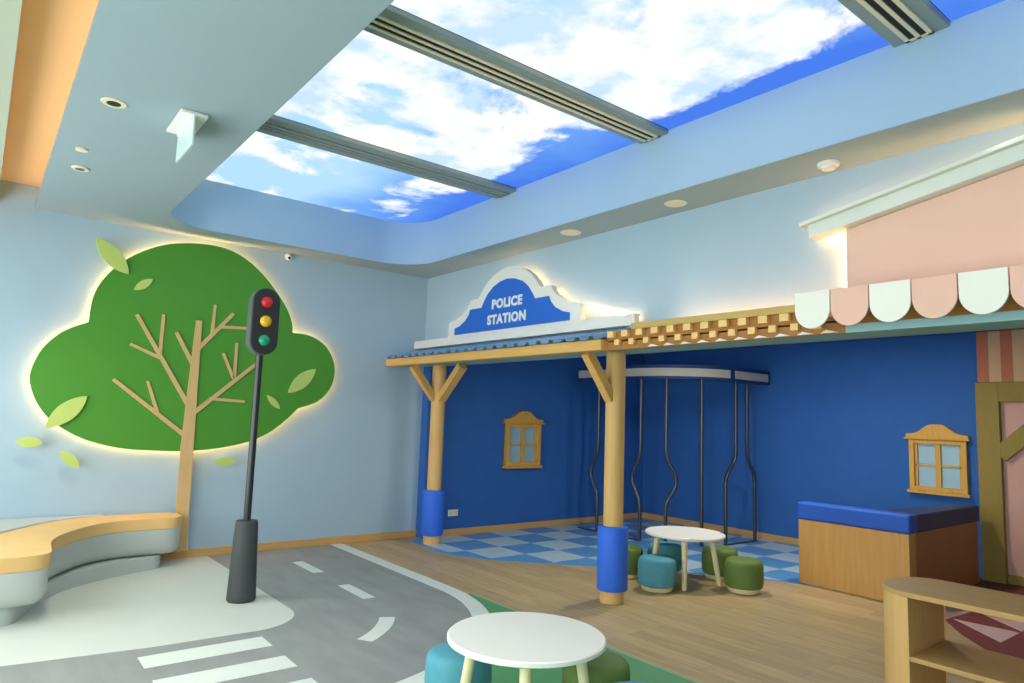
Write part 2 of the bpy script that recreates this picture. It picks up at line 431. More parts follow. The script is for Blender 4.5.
# porch soffit and the recess ceiling
struct('ceiling_porch_soffit', MB().box(XW, XE, 4.235, YF+.1, 2.225, 2.26), 'ledge', 'grey blue soffit under the porch roof')
struct('ceiling_recess', MB().box(XR, XE, YF+.1, YB, 2.75, 2.85), 'blue', 'blue ceiling inside the recess')
struct('baseboard_left', MB().box(XW, XW+.014, YS, YF, 0.002, .088), 'base', 'honey wood baseboard below the tree wall', bevel=.003)
struct('baseboard_recess_side', MB().box(XR, XR+.014, YF+.14, YB-.014, 0.004, .09), 'base', 'honey wood baseboard of the recess side wall', bevel=.003)
struct('baseboard_recess_back', MB().box(XR+.014, -2.86, YB-.014, YB, 0.004, .09), 'basex', 'honey wood baseboard of the recess back wall', bevel=.003)

# ================================================================ skylight
edges = [(-7.47, -5.73), (-5.385, -3.705), (-3.41, -1.68), (-1.375, 1.53)]
names = ['backlit sky print at the wall end of the ceiling well, rounded corner, blue streak', 'backlit sky print second from the tree wall, small white clouds over blue',
         'large backlit sky print nearly all white cloud with a blue strip by the facade', 'backlit sky print last in the ceiling well, only its blue corner showing']
for (a, b), nm in zip(edges, names):
    t = thing('sky_light_panel', nm, 'ceiling light', ((a+b)/2, 2.76, ZP), 'sky prints in the ceiling well')
    MB().box(a, b, YH0-.02, YH1+.02, ZP, ZP+.01).build('sky_print', 'sky', t, smooth=False)
    MB().box(a, b, YH0-.02, YH1+.02, ZP+.012, ZP+.05).build('light_box', 'plastic', t)
for k, (xa, xb, lb) in enumerate(((-5.73, -5.385, 'grey beam across the skylight closest to the tree wall'),
                       (-3.705, -3.41, 'grey slotted beam across the middle of the skylight, second from the tree wall'),
                       (-1.68, -1.375, 'grey skylight beam with two wide black slots, third from the tree wall'))):
    t = thing('skylight_beam', lb, 'ceiling beam', ((xa+xb)/2, 2.76, 3.93), 'slotted beams of the skylight', 'thing')
    MB().box(xa, xb, YH0+.002, YH1-.002, 3.93, ZP-.002).build('beam_cover', 'beam', t, .006)
    xm = (xa+xb)/2; w = .075
    g = MB()
    for x0, x1 in ((xm-w, xm-w+.026), (xm-.012, xm+.012), (xm+w-.026, xm+w)): g.box(x0, x1, YH0+.01, YH1-.02, 3.918, 3.93)
    g.box(xm-w, xm+w, YH1-.04, YH1-.02, 3.918, 3.93)
    g.build('diffuser_blade', 'creamp' if k else 'beam', t)
    g = MB(); g.box(xm-w+.026, xm-.012, YH0+.01, YH1-.041, 3.925, 3.93); g.box(xm+.012, xm+w-.026, YH0+.01, YH1-.041, 3.925, 3.93)
    g.build('air_slot', 'slot' if k else 'beam', t)
# LED strip of the ceiling slot
MB().box(-7.8, 2.9, .315, .33, 3.502, 3.516).build('light_strip', 'led_cove', slot_o, smooth=False)

# ceiling fixtures
def round_fix(name, label, cat, x, y, z, r, h, m, hole=None, group=None):
    t = thing(name, label, cat, (x, y, z), group)
    MB().lathe([(r*.96, z), (r, z-h*.3), (r*.93, z-h), (r*.55 if hole else r*.2, z-h)], x, y, 28).build('trim_ring', m, t)
    if hole: MB().lathe([(r*.55, z-h*.6), (r*.55, z-h-.002), (0, z-h-.002)], x, y, 20).build('lens', hole, t)
    return t
round_fix('ceiling_downlight', 'round recessed downlight with black eye in the lowered ceiling', 'downlight', -4.67, .50, ZC, .072, .008, 'creamp', 'lens')
round_fix('ceiling_sensor', 'smaller of the two little discs in the lowered ceiling', 'sensor', -5.72, .445, ZC, .042, .012, 'creamp')
round_fix('ceiling_sprinkler', 'larger of the two little discs in the lowered ceiling', 'sprinkler', -6.20, .485, ZC, .062, .012, 'creamp', 'hside')
round_fix('soffit_downlight', 'round cream soffit light above the end of the station sign', 'downlight', -4.80, 4.46, ZC, .105, .008, 'creamp', 'creamp', 'soffit lights')
round_fix('soffit_downlight', 'round cream soffit light above the dentil cornice', 'downlight', -3.52, 4.46, ZC, .095, .008, 'creamp', 'creamp', 'soffit lights')
t = round_fix('smoke_detector', 'white domed smoke detector on the soffit near the pink gable', 'smoke detector', -2.24, 4.50, ZC, .075, .022, 'plastic')
MB().lathe([(.05, ZC-.022), (.044, ZC-.045), (.0, ZC-.048)], -2.24, 4.50, 24).build('dome', 'plastic', t)
# exit sign
t = thing('exit_sign', 'pale green acrylic exit sign hanging from a white plate on the ceiling', 'sign', (-4.66, .915, ZC))
MB().box(-4.87, -4.45, .835, .995, ZC-.025, ZC).build('ceiling_plate', 'plastic', t, .006)
MB().box(-4.88, -4.45, .909, .921, ZC-.215, ZC-.025).build('acrylic_blade', 'acrylic', t, .002)
MB().box(-4.86, -4.47, .900, .930, ZC-.04, ZC-.025).build('clamp_rail', 'plastic', t)
# security camera
t = thing('security_camera', 'small white dome security camera high on the tree wall', 'security camera', (XW, 2.765, 3.395))
b = local(); b.lathe([(.040, 0), (.040, .022), (.034, .036)], n=24); o = b.build('camera_mount', 'plastic', t); o.rotation_euler = (0, PI/2, 0)
b = local(); b.lathe([(.0, -.03), (.018, -.026), (.03, -.012), (.032, .004), (.024, .022), (0, .032)], n=20); o = b.build('camera_ball', 'plastic', t); o.location = (.055, 0, -.012)
b = local(); b.lathe([(.015, 0), (.015, .008), (0, .011)], n=16); o = b.build('lens', 'lens', t); o.location = (.078, -.012, -.026); o.rotation_euler = (0, PI*.66, -.35)

# ================================================================ tree wall
tree = thing('tree_panel', 'large halo-lit green tree with pale wooden trunk mounted on the blue wall', 'wall decoration', (XW, 1.85, 0))
lobes = [[(0.817,2.385),(0.833,2.642),(0.925,2.864),(1.111,3.082),(1.36,3.245),(1.643,3.334),(1.97,3.355),(2.235,3.28),(2.496,3.089),(2.718,2.832),(2.825,2.64),(2.854,2.49)],
         [(2.854,2.49),(3.083,2.47),(3.285,2.35),(3.395,2.14),(3.375,1.90),(3.223,1.707),(2.979,1.61)],
         [(2.979,1.61),(2.857,1.48),(2.662,1.325),(2.436,1.22),(2.11,1.148),(1.774,1.121),(1.47,1.129),(1.18,1.155),(0.873,1.24),(0.624,1.391),(0.488,1.546),(0.41,1.721),(0.396,1.873),(0.464,2.085),(0.61,2.265),(0.817,2.385)]]
def catmull(pts, n=5):
    out = []
    for i in range(len(pts)-1):
        p0 = pts[max(0, i-1)]; p1 = pts[i]; p2 = pts[i+1]; p3 = pts[min(len(pts)-1, i+2)]
        for k in range(n):
            t = k/n
            out.append(tuple(.5*((2*p1[d]) + (-p0[d]+p2[d])*t + (2*p0[d]-5*p1[d]+4*p2[d]-p3[d])*t*t + (-p0[d]+3*p1[d]-3*p2[d]+p3[d])*t**3) for d in (0, 1)))
    return out
crown = [q for l in lobes for q in catmull(l)]
X0 = XW + .065; X1 = XW + .09
MB().prism(crown, X0, X1, 'YZ').build('crown', 'crown', tree)
MB().prism(inset(crown, .10), XW+.001, X0, 'YZ').build('crown_backing', 'plastic', tree)
led = inset(crown, .04)
MB().tube([(XW+.035, y, z) for y, z in led], .009, 6, closed=True).build('light_strip', 'led', tree, smooth=False)
XT = X1 + .018
MB().prism([(1.755, .092), (1.893, .092), (1.876, 1.13), (1.853, 2.515), (1.790, 2.51), (1.748, 1.13)], X1, XT, 'YZ').build('trunk', 'trunk', tree, .003)
MB().prism([(1.80, .095), (1.905, .095), (1.87, 1.02), (1.775, 1.02)], XW+.015, X1, 'YZ').build('trunk_backing', 'plastic', tree)
def stick(pts2, w0, w1, name, parent):
    (a, b) = Vector(pts2[1]), Vector(pts2[0]); t = (b-a).normalized(); s = Vector((-t.y, t.x))
    q = [a + s*w0/2, a - s*w0/2, b - s*w1/2, b + s*w1/2]
    return MB().prism([tuple(v) for v in q], X1, XT-(.002 if name == 'branch' else .005), 'YZ').build(name, 'trunk', parent)
br = [([(1.074,1.835),(1.79,1.275)], [[(1.382,1.834),(1.498,1.514)]]),
      ([(1.225,2.506),(1.806,1.57)], [[(1.474,2.536),(1.472,2.114)], [(1.193,2.201),(1.478,2.080)]]),
      ([(1.609,2.365),(1.815,2.000)], []),
      ([(2.171,2.631),(1.835,2.205)], [[(1.973,2.704),(1.965,2.39)], [(2.341,2.485),(2.044,2.468)]]),
      ([(2.50,2.13),(1.855,1.53)], [[(2.233,2.309),(2.234,1.90)], [(2.097,2.183),(2.224,1.92)], [(2.365,1.665),(1.99,1.681)]])]
for m_, subs in br:
    o = stick(m_, .045, .034, 'branch', tree)
    for s_ in subs: stick(s_, .034, .028, 'twig', o)

leafs = [((0.80,3.225),(1.115,2.905),.175,'biggest pale leaf at the top edge of the tree crown, outside its upper curve'),
         ((1.178,2.753),(1.342,2.893),.085,'small pale leaf high in the green crown below the big top leaf'),
         ((0.554,1.342),(0.865,1.657),.17,'large pale leaf hanging over the lower edge of the crown above the bench'),
         ((0.336,1.219),(0.551,1.202),.10,'small lying leaf on the blue wall above the bench, farthest from the tree'),
         ((0.692,1.127),(0.861,0.964),.10,'small tilted leaf on the blue wall just under the large low leaf'),
         ((2.082,1.016),(2.322,1.008),.095,'small lying leaf on the blue wall under the crown between trunk and traffic light pole'),
         ((2.845,1.784),(3.161,2.085),.16,'large pale leaf in the round side lobe of the crown past the traffic light'),
         ((2.605,1.75),(2.765,1.597),.07,'small pale leaf in the crown beside the traffic light pole')]
for a, b, w, lab in leafs:
    a, b = Vector(a), Vector(b); m_ = (a+b)/2; d = (b-a); L_ = d.length; tdir = d.normalized(); s = Vector((-tdir.y, tdir.x))
    pts = []
    for k in range(13):
        u = k/12; pts.append(a + d*u + s*(w/2*math.sin(PI*u)**.8))
    for k in range(1, 12):
        u = 1-k/12; pts.append(a + d*u - s*(w/2*math.sin(PI*u)**.8))
    on_crown = lab.find('in the') >= 0 or lab.find('crown beside') >= 0
    xb = X1 if ('high in' in lab or 'side lobe' in lab or 'crown beside' in lab) else XW
    xf = xb + .014 if xb == X1 else XW + .12
    t = thing('leaf_panel', lab, 'leaf decoration', (XW, m_.x, m_.y), 'leaf panels of the tree wall')
    MB().prism([tuple(v) for v in pts], xf-.012, xf, 'YZ').build('leaf_blade', 'leaf', t, .002)
    inside = False
    for q0, q1 in zip(crown, crown[1:]+crown[:1]):
        if (q0[1] > m_.y) != (q1[1] > m_.y) and m_.x < (q1[0]-q0[0])*(m_.y-q0[1])/(q1[1]-q0[1]) + q0[0]: inside = not inside
    if xb == XW: MB().tube([((X1 if inside else XW)+.001, m_.x, m_.y), (xf-.012, m_.x, m_.y)], .016, 10).build('standoff', 'plastic', t)

# ================================================================ traffic light
tl = thing('traffic_light', 'toy traffic light with black oval head on a slim pole and fat charcoal foot', 'traffic light', (-6.0, 1.91, 0))
lx, ly = -5.955, 1.905
MB().lathe([(.0, .004), (.106, .004), (.115, .02), (.115, .05), (.092, .63), (.085, .655), (.0, .658)], lx, ly, 36).build('base', 'black', tl)
MB().tube([(lx, ly, .66), (lx, ly, 2.10)], .030, 18).build('pole', 'polem', tl)
def stadium(cy_, cz, w, h, n=14):
    r = w/2; return [(cy_ + r*math.cos(PI*k/n), cz + h/2 - r + r*math.sin(PI*k/n)) for k in range(n+1)] + [(cy_ + r*math.cos(PI+PI*k/n), cz - h/2 + r + r*math.sin(PI+PI*k/n)) for k in range(n+1)]
HZ = 2.345
ho = MB().prism(stadium(ly+.005, HZ, .240, .585), lx-.045, lx+.065, 'YZ').build('housing', 'hside', tl, .02, 3)
MB().prism(stadium(ly+.005, HZ, .226, .571), lx+.065, lx+.082, 'YZ').build('face_plate', 'housing', tl, .008)
for z, m_ in ((HZ+.165, 'red'), (HZ, 'amber'), (HZ-.165, 'green')):
    b = local(); b.lathe([(.050, 0), (.048, .012), (.036, .026), (.018, .034), (0, .036)], n=24); o = b.build('lamp_lens', m_, tl)
    o['label'] = {'red': 'red round lens', 'amber': 'yellow round lens', 'green': 'green round lens'}[m_]
    o.location = Vector((lx+.081, ly+.005, z)) - tl.location; o.rotation_euler = (0, PI/2, 0)

# ================================================================ bench
bench = thing('curved_bench', 'curved grey bench with tan padded seat standing against the tree wall', 'bench', (-7.0, .7, 0))
frontc = smooth_open([(-6.03, -.25), (-6.02, .2), (-6.02, .44), (-6.09, .56), (-6.30, .575), (-6.55, .585), (-6.80, .645), (-7.05, .775), (-7.32, .97), (-7.45, 1.2), (-7.46, 1.45), (-7.45, 1.60), (-7.47, 1.71), (-7.56, 1.77)], 2)
backc = smooth_open([(-7.762, 1.77), (-7.762, 1.72), (-7.855, 1.71), (-7.86, 1.5), (-7.85, 1.15), (-7.78, .87), (-7.56, .585), (-7.14, .28), (-6.75, .05), (-6.55, -.25)], 2)
cush = frontc + backc
MB().prism(cush, .385, .49).build('seat_cushion', 'tan', bench, .028, 4)
def ring(o, z): return [(x, y, z) for x, y in o]
def loft(rings):
    b = MB(); R = [[b.bm.verts.new(p_) for p_ in r] for r in rings]; n = len(R[0])
    for A_, B_ in zip(R, R[1:]):
        for i in range(n):
            j = (i+1) % n; b.bm.faces.new((A_[i], A_[j], B_[j], B_[i]))
    cap = [b.bm.faces.new(R[0][::-1]), b.bm.faces.new(R[-1])]
    for f_ in cap: f_.normal_update()
    bmesh.ops.triangulate(b.bm, faces=cap); return b
def ins_open(d):
    pts = frontc; out = []
    for i in range(len(pts)):
        a, c = Vector(pts[max(0, i-1)]), Vector(pts[min(len(pts)-1, i+1)]); t = (c-a).normalized()
        out.append((pts[i][0] + (-t.y)*d, pts[i][1] + t.x*d))
    e = out[-1]
    yk = min(1.70, e[1]-.01)
    return out + [(-7.763, e[1]), (-7.763, yk), (-7.862, yk), (-7.862, -.25)]
bo = loft([ring(ins_open(.115), .125), ring(ins_open(.06), .135), ring(ins_open(.025), .165), ring(ins_open(.006), .21), ring(ins_open(.004), .383)])
bo.build('bench_body', 'body', bench)
plo = smooth_open([(-6.10, -.25), (-6.10, .28), (-6.13, .37), (-6.26, .42), (-6.65, .55), (-7.0, .75), (-7.26, 1.08), (-7.42, 1.40), (-7.46, 1.56), (-7.55, 1.60)], 1) + [(-7.862, 1.60), (-7.862, -.25)]
pl = loft([ring(plo, .003), ring(plo, .127)])
pl.build('plinth', 'body', bench)
lg = [q for q in backc[::-1] if q[0] > -7.84 and q[1] < 1.2]
MB().prism([(-6.57, -.25)] + lg[1:] + [(-7.865, 1.1), (-7.865, -.25)], .3835, .505).build('back_ledge', 'body', bench, .01)

# ================================================================ porch: roof, eave, columns
roof = thing('porch_canopy', 'pale blue corrugated porch roof with wooden eave beam below the station sign', 'roof', (-5.9, 4.3, 2.2), kind='thing')
ya, za, yb, zb = 4.10, 2.285, 4.60, 2.405
x0, x1, pit = XW+.01, -4.03, .172
prof = []
x = x0
while x < x1 - .01:
    prof += [(x, 0), (x+.085, 0), (x+.105, .03), (x+.152, .03)]; x += pit
prof.append((x1, 0))
prof = [q for q in prof if q[0] <= x1]
b = MB(); V = []
for dz in (0, .007):
    V.append([[b.bm.verts.new((px, yy, zz+pz+dz)) for px, pz in prof] for yy, zz in ((ya, za), (yb, zb))])
n = len(prof)
for i in range(n-1):
    b.bm.faces.new((V[0][0][i], V[0][1][i], V[0][1][i+1], V[0][0][i+1])); b.bm.faces.new((V[1][0][i], V[1][0][i+1], V[1][1][i+1], V[1][1][i]))
    for e in (0, 1): b.bm.faces.new((V[0][e][i], V[0][e][i+1], V[1][e][i+1], V[1][e][i]))
for i in (0, n-1): b.bm.faces.new((V[0][0][i], V[1][0][i], V[1][1][i], V[0][1][i]))
b.build('corrugated_sheet', 'tin', roof, smooth=False)
MB().box(XW+.01, -4.03, 4.125, 4.233, 2.19, 2.284).build('eave_beam', 'honey', roof, .006)
def column(x, y, lab, braces):
    t = thing('porch_column', lab, 'column', (x, y, 0), 'round wooden porch columns', 'thing')
    MB().lathe([(.108, .003), (.108, .11), (.088, .11), (.088, 2.224)], x, y, 32).build('shaft', 'pole', t)
    MB().lathe([(.110, .105), (.130, .11), (.137, .125), (.137, .645), (.130, .66), (.09, .662)], x, y, 36).build('padded_wrap', 'wrap', t)
    for a, b_, w in braces: MB().bar(a, b_, w, .085, up=(0, 0, 1)).build('brace', 'honey', t, .004)
c1 = (-7.37, 4.63); c2 = (-4.305, 4.61)
column(*c1, 'round wooden porch column with blue wrap next to the tree wall',
       [((c1[0], c1[1]-.06, 1.79), (c1[0], 4.235, 2.19), .085), ((c1[0]+.06, c1[1], 1.79), (c1[0]+.52, c1[1], 2.20), .11)])
column(*c2, 'round wooden porch column with blue wrap in front of the far table',
       [((c2[0], c2[1]-.06, 1.79), (c2[0], 4.235, 2.19), .085)])

# ================================================================ station sign
sg = thing('station_sign', 'halo-lit white curved sign board with blue police station panel above the porch', 'sign', (-5.87, 4.55, 2.45))
half_o = [(1.165,2.55),(1.165,2.715),(1.13,2.735),(1.03,2.75),(.90,2.795),(.80,2.86),(.745,2.92),(.72,2.962),(.56,2.965),(.50,3.03),(.40,3.125),(.28,3.20),(.14,3.245),(0,3.258)]
half_i = [(1.02,2.567),(1.02,2.645),(.92,2.665),(.80,2.72),(.73,2.785),(.70,2.846),(.475,2.846),(.44,2.90),(.36,2.995),(.26,3.065),(.13,3.11),(0,3.125)]
xc = -5.875
out = [(xc+x, z) for x, z in half_o] + [(xc-x, z) for x, z in half_o[::-1][1:]]
inn = [(xc+x, z) for x, z in half_i] + [(xc-x, z) for x, z in half_i[::-1][1:]]
base = [(XW+.01, 2.452), (-4.02, 2.452), (-4.02, 2.552)]
board = [(XW+.01, 2.452), (-4.02, 2.452), (-4.02, 2.552)] + out + [(XW+.01, 2.552)]
MB().prism(board, 4.53, 4.60, 'XZ').build('back_board', 'ivory', sg)
MB().prism(inn, 4.518, 4.53, 'XZ').build('name_panel', 'sign', sg)
MB().prism([(XW+.3, 2.47), (-4.25, 2.47), (-4.25, 2.54), (XW+.3, 2.54)], 4.60, YF-.006, 'XZ').build('spacer', 'plastic', sg)
ld = [(-4.06, 2.53)] + inset(out, .04)[1:-1] + [(XW+.6, 2.53)]
MB().tube([(x, 4.65, z) for x, z in ld], .009, 6).build('light_strip', 'led_soft', sg, smooth=False)
def text(name, s, x, z, y, size, m, parent, wx=1.0, bold=.007):
    cu = bpy.data.curves.new(name, 'FONT'); cu.body = s; cu.size = size; cu.extrude = .002; cu.align_x = 'CENTER'; cu.offset = bold; cu.resolution_u = 3; cu.space_character = 1.12
    o = bpy.data.objects.new(name, cu); C.objects.link(o)
    dg = bpy.context.evaluated_depsgraph_get(); me = bpy.data.meshes.new_from_object(o.evaluated_get(dg)); bpy.data.objects.remove(o)
    me.transform(Matrix.Rotation(PI/2, 4, 'X') @ Matrix.Diagonal((wx, 1, 1, 1))); me.transform(Matrix.Translation(Vector((x, y, z)) - parent.location))
    me.materials.clear(); me.materials.append(M[m]); q = bpy.data.objects.new(name, me); C.objects.link(q); q.parent = parent; return q
text('lettering', 'POLICE', xc+.005, 2.812, 4.515, .142, 'plastic', sg, 1.07)['label'] = 'white letters POLICE'
text('lettering', 'STATION', xc+.005, 2.636, 4.515, .142, 'plastic', sg, 1.07)['label'] = 'white letters STATION'

# ================================================================ dentil cornice
co = thing('dentil_cornice', 'honey wood cornice with two rows of little blocks between sign and awning', 'cornice', (-3.0, 4.2, 2.2), kind='thing')
XA, XZ_ = -4.03, -1.99
MB().box(-3.72, XZ_, 4.15, 4.52, 2.345, 2.396).build('top_board', 'topw', co, .004)
MB().box(XA+.001, XZ_, 4.195, 4.40, 2.272, 2.345).build('middle_board', 'brown', co)
MB().box(XA+.001, XZ_, 4.20, 4.233, 2.192, 2.26).build('lower_board', 'brown', co)
for k in range(13):
    x = -3.955 + k*.157
    MB().box(x-.034, x+.034, 4.155, 4.195, 2.292, 2.346).build('dentil_block', 'block', co, .003)
for k in range(12):
    x = -3.89 + k*.157
    MB().box(x-.028, x+.028, 4.165, 4.20, 2.226, 2.274).build('dentil_block', 'block', co, .003)
for k in range(10):
    x = -3.50 + k*.157
    MB().prism([(x-.06, 2.196), (x+.05, 2.196), (x-.02, 2.214)], 4.17, 4.19, 'XZ').build('white_wedge', 'ivory', co, smooth=False)
MB().tube([(-3.65, 4.60, 2.44), (-2.3, 4.60, 2.44)], .008, 6).build('light_strip', 'led', co, smooth=False)

# ================================================================ awning and pink gable
aw = thing('scalloped_awning', 'awning edge of pink and white scallops under the pink gable', 'awning', (-1.0, 4.0, 2.2), kind='thing')
w = .2262
for k in range(14):
    x = -2.215 + k*w
    r = w/2 - .003
    pts = [(x+.003, 2.432), (x+.003, 2.318)] + [(x + w/2 - r*math.cos(PI*j/16), 2.318 - r*1.05*math.sin(PI*j/16)) for j in range(1, 16)] + [(x+w-.003, 2.318), (x+w-.003, 2.432)]
    o = MB().prism(pts, 3.985, 4.0, 'XZ').build('scallop', 'cream' if k % 2 == 0 else 'pinka', aw, .002)
    o['label'] = 'white scallop' if k % 2 == 0 else 'pink scallop'
MB().prism([(4.0, 2.40), (4.0, 2.432), (4.574, 2.545), (4.574, 2.51)], -1.985, XE-.01, 'YZ').build('awning_top', 'pinka', aw)
MB().box(-2.213, -1.985, 4.0, 4.10, 2.40, 2.43).build('end_bracket', 'pinka', aw)
MB().box(-1.985, XE-.01, 4.19, 4.23, 2.24, 2.40).build('valance_board', 'brown', aw)
MB().box(-1.985, XE-.01, 4.165, 4.233, 2.185, 2.238).build('lower_rail', 'ledge', aw, .004)

gb = thing('pink_gable', 'pink house gable with mint white sloping trim on the facade', 'gable', (-.5, 4.6, 2.5), kind='thing')
sl = .175; zt = lambda x: 2.955 + sl*(x+2.17)
MB().prism([(-2.168, 2.46), (XE-.02, 2.46), (XE-.02, 3.255), (-.455, 3.255), (-2.168, 2.955)], 4.58, 4.62, 'XZ').build('gable_wall', 'pink', gb)
MB().prism([(-2.10, 2.5), (XE-.05, 2.5), (XE-.05, 3.2), (-.75, 3.1), (-2.10, 2.9)], 4.62, YF-.006, 'XZ').build('backing', 'plastic', gb)
def slope(xa, xb, dz0, dz1, y0, y1, m_, nm):
    MB().prism([(xa, zt(xa)+dz0), (xb, zt(xb)+dz0), (xb, zt(xb)+dz1), (xa, zt(xa)+dz1)], y0, y1, 'XZ').build(nm, m_, gb, .003)
slope(-2.39, -.45, .005, .10, 4.50, 4.62, 'mint', 'gable_trim')
slope(-2.44, -.45, .10, .128, 4.46, 4.64, 'mint', 'gable_moulding')
MB().tube([(-2.36, 4.66, zt(-2.36)+.03), (-2.2, 4.66, zt(-2.2)+.01), (-2.2, 4.66, 2.5)], .008, 6).build('light_strip', 'led', gb, smooth=False)
MB().tube([(-2.40, 4.66, zt(-2.40)+.11), (-.5, 4.66, zt(-.5)+.10)], .008, 6).build('light_strip', 'led', gb, smooth=False)

# ================================================================ recess: toy windows, socket, cell
def toy_window(lab, w, h, z0, place):
    t = thing('toy_window', lab, 'toy window', (0,0,0), 'four pane toy windows on the blue walls')
    f = .055
    b = local(); b.box(-w/2, -w/2+f, -.06, 0, z0, z0+h).box(w/2-f, w/2, -.06, 0, z0, z0+h).box(-w/2+f, w/2-f, -.06, 0, z0, z0+.05).box(-w/2+f, w/2-f, -.06, 0, z0+h-.05, z0+h)
    b.build('window_frame', 'frame', t, .004)
    b = local(); b.box(-.03, .03, -.035, -.005, z0+.05, z0+h-.05).box(-w/2+f, -.03, -.03, -.008, z0+h*.48, z0+h*.48+.022).box(.03, w/2-f, -.03, -.008, z0+h*.48, z0+h*.48+.022)
    b.box(-w/2+f, -w/2+f+.03, -.03, -.008, z0+.05, z0+h-.05).box(w/2-f-.03, w/2-f, -.03, -.008, z0+.05, z0+h-.05)
    b.build('glazing_bar', 'frame', t, .002)
    b = local(); b.box(-w/2+f, w/2-f, -.008, -.002, z0+.05, z0+h-.05); b.build('pane', 'pane', t)
    b = local(); b.box(-w/2-.025, w/2+.025, -.085, 0, z0-.035, z0); b.build('window_sill', 'frame', t, .006)
    zt_ = z0+h
    top = [(-w/2-.025, zt_), (w/2+.025, zt_)] + [((w/2+.025)*(1-k/16), zt_+.062+.02*min(1, k/8)+.10*(.5-.5*math.cos(PI*min(1, max(0, (k-4)/10))))) for k in range(0, 33) if k <= 16]
    top += [(-a_, b_) for a_, b_ in top[2:-1][::-1]]
    b = local(); b.prism(top, -.07, 0, 'XZ'); b.build('pediment', 'frame', t, .006)
    b = local(); b.box(-w/2-.04, w/2+.04, -.09, 0, zt_+.0, zt_+.02); b.build('cornice_strip', 'frame', t, .004)
    place(t); return t
def pa(t): t.location = (XR, 6.31, 0); t.rotation_euler = (0, 0, PI/2)
def pb(t): t.location = (-3.21, YB, 0)
toy_window('yellow wooden toy window on the blue wall between the two porch columns', .64, .60, .905, pa)
toy_window('yellow wooden toy window on the blue wall above the desk', .61, .60, .905, pb)
t = thing('wall_socket', 'white double wall socket low on the blue wall beside the wrapped column', 'socket', (XR, 5.16, .30))
MB().box(XR, XR+.008, 5.085, 5.24, .258, .342).build('socket_plate', 'plastic', t, .003)
for y in (5.125, 5.2): MB().box(XR+.008, XR+.011, y-.026, y+.026, .275, .325).build('socket_insert', 'creamp', t, .001)

cell = thing('barred_cell', 'toy jail cell of bent dark bars under a curved beam in the blue corner', 'jail cell', (-6.4, 8.0, 0))
RJ = .92; jx, jy = -6.33, 8.13
path = [(-7.46, jy-RJ)] + arc(jx, jy, RJ, -90, 0, 16) + [(jx+RJ, YB-.01)]
def band(z0, z1, d0, d1, pth):
    b = MB(); Lr = []
    for i, q_ in enumerate(pth):
        a, c = Vector(pth[max(0, i-1)]), Vector(pth[min(len(pth)-1, i+1)]); tt = (c-a).normalized(); nn = Vector((tt.y, -tt.x))
        Lr.append((Vector(q_)+nn*d0, Vector(q_)+nn*d1))
    R = [[b.bm.verts.new((v.x, v.y, z)) for v, z in ((i_, z0), (o_, z0), (o_, z1), (i_, z1))] for i_, o_ in Lr]
    for A_, B_ in zip(R, R[1:]):
        for k in range(4): b.bm.faces.new((A_[k], A_[(k+1) % 4], B_[(k+1) % 4], B_[k]))
    b.bm.faces.new(R[0][::-1]); b.bm.faces.new(R[-1]); return b
band(2.185, 2.375, -.10, .045, path).build('curved_beam', 'bshade', cell)
band(2.222, 2.33, .045, .056, [(-7.44, jy-RJ), (-6.83, jy-RJ)]).build('pale_insert', 'jailw', cell)
band(2.222, 2.33, .045, .056, [(-6.75, jy-RJ)] + arc(jx, jy, RJ, -90, -8, 16)).build('pale_insert', 'jailw', cell)
band(2.222, 2.33, .045, .056, [(jx+RJ, 8.10), (jx+RJ, 8.90)]).build('pale_insert', 'jailw', cell)
def bar_path(x, y, dx, dy, kind):
    pts = [(x, y, 2.186), (x, y, 1.25)]
    if kind == 'bulge': prof_ = [(1.15, .06), (1.05, .35), (.95, .8), (.86, 1.0), (.76, .97), (.66, .6), (.57, .18), (.50, .02)]
    elif kind == 'shift': prof_ = [(1.15, .06), (1.05, .35), (.96, .75), (.88, .97), (.80, 1.0), (.5, 1.0)]
    else: prof_ = []
    k = 1
    for z, f_ in prof_: pts.append((x+dx*f_, y+dy*f_, z))
    e = prof_[-1][1] if prof_ else 0
    e = 1 if e > .5 else 0
    pts += [(x+dx*e, y+dy*e, .4), (x+dx*e, y+dy*e, .012)]
    return pts
ax, ay = jx + RJ*math.cos(math.radians(-62)), jy + RJ*math.sin(math.radians(-62))
a2x, a2y = jx + RJ*math.cos(math.radians(-33)), jy + RJ*math.sin(math.radians(-33))
for x, y, dx, dy, kd in ((-7.05, jy-RJ, -.14, 0, 'bulge'), (-6.80, jy-RJ, .14, 0, 'bulge'), (-6.25, jy-RJ, -.14, 0, 'bulge'), (ax, ay, .10, .09, 'bulge'), (a2x, a2y, 0, 0, 'straight'),
                         (jx+RJ-.05, 8.26, 0, -.24, 'shift'), (jx+RJ-.05, 8.53, 0, .18, 'shift')):
    MB().tube(bar_path(x, y, dx, dy, kd), .025, 12).build('bar', 'steel', cell)
band(.004, .014, -.03, .03, [(-7.42, jy-RJ), (-7.05, jy-RJ)]).build('floor_rail', 'steel', cell)
band(.004, .014, -.03, .03, [(-6.5, jy-RJ), (-6.25, jy-RJ)]).build('floor_rail', 'steel', cell)
band(.004, .014, -.03, .03, [(jx+RJ-.05, 8.0), (jx+RJ-.05, 8.74)]).build('floor_rail', 'steel', cell)

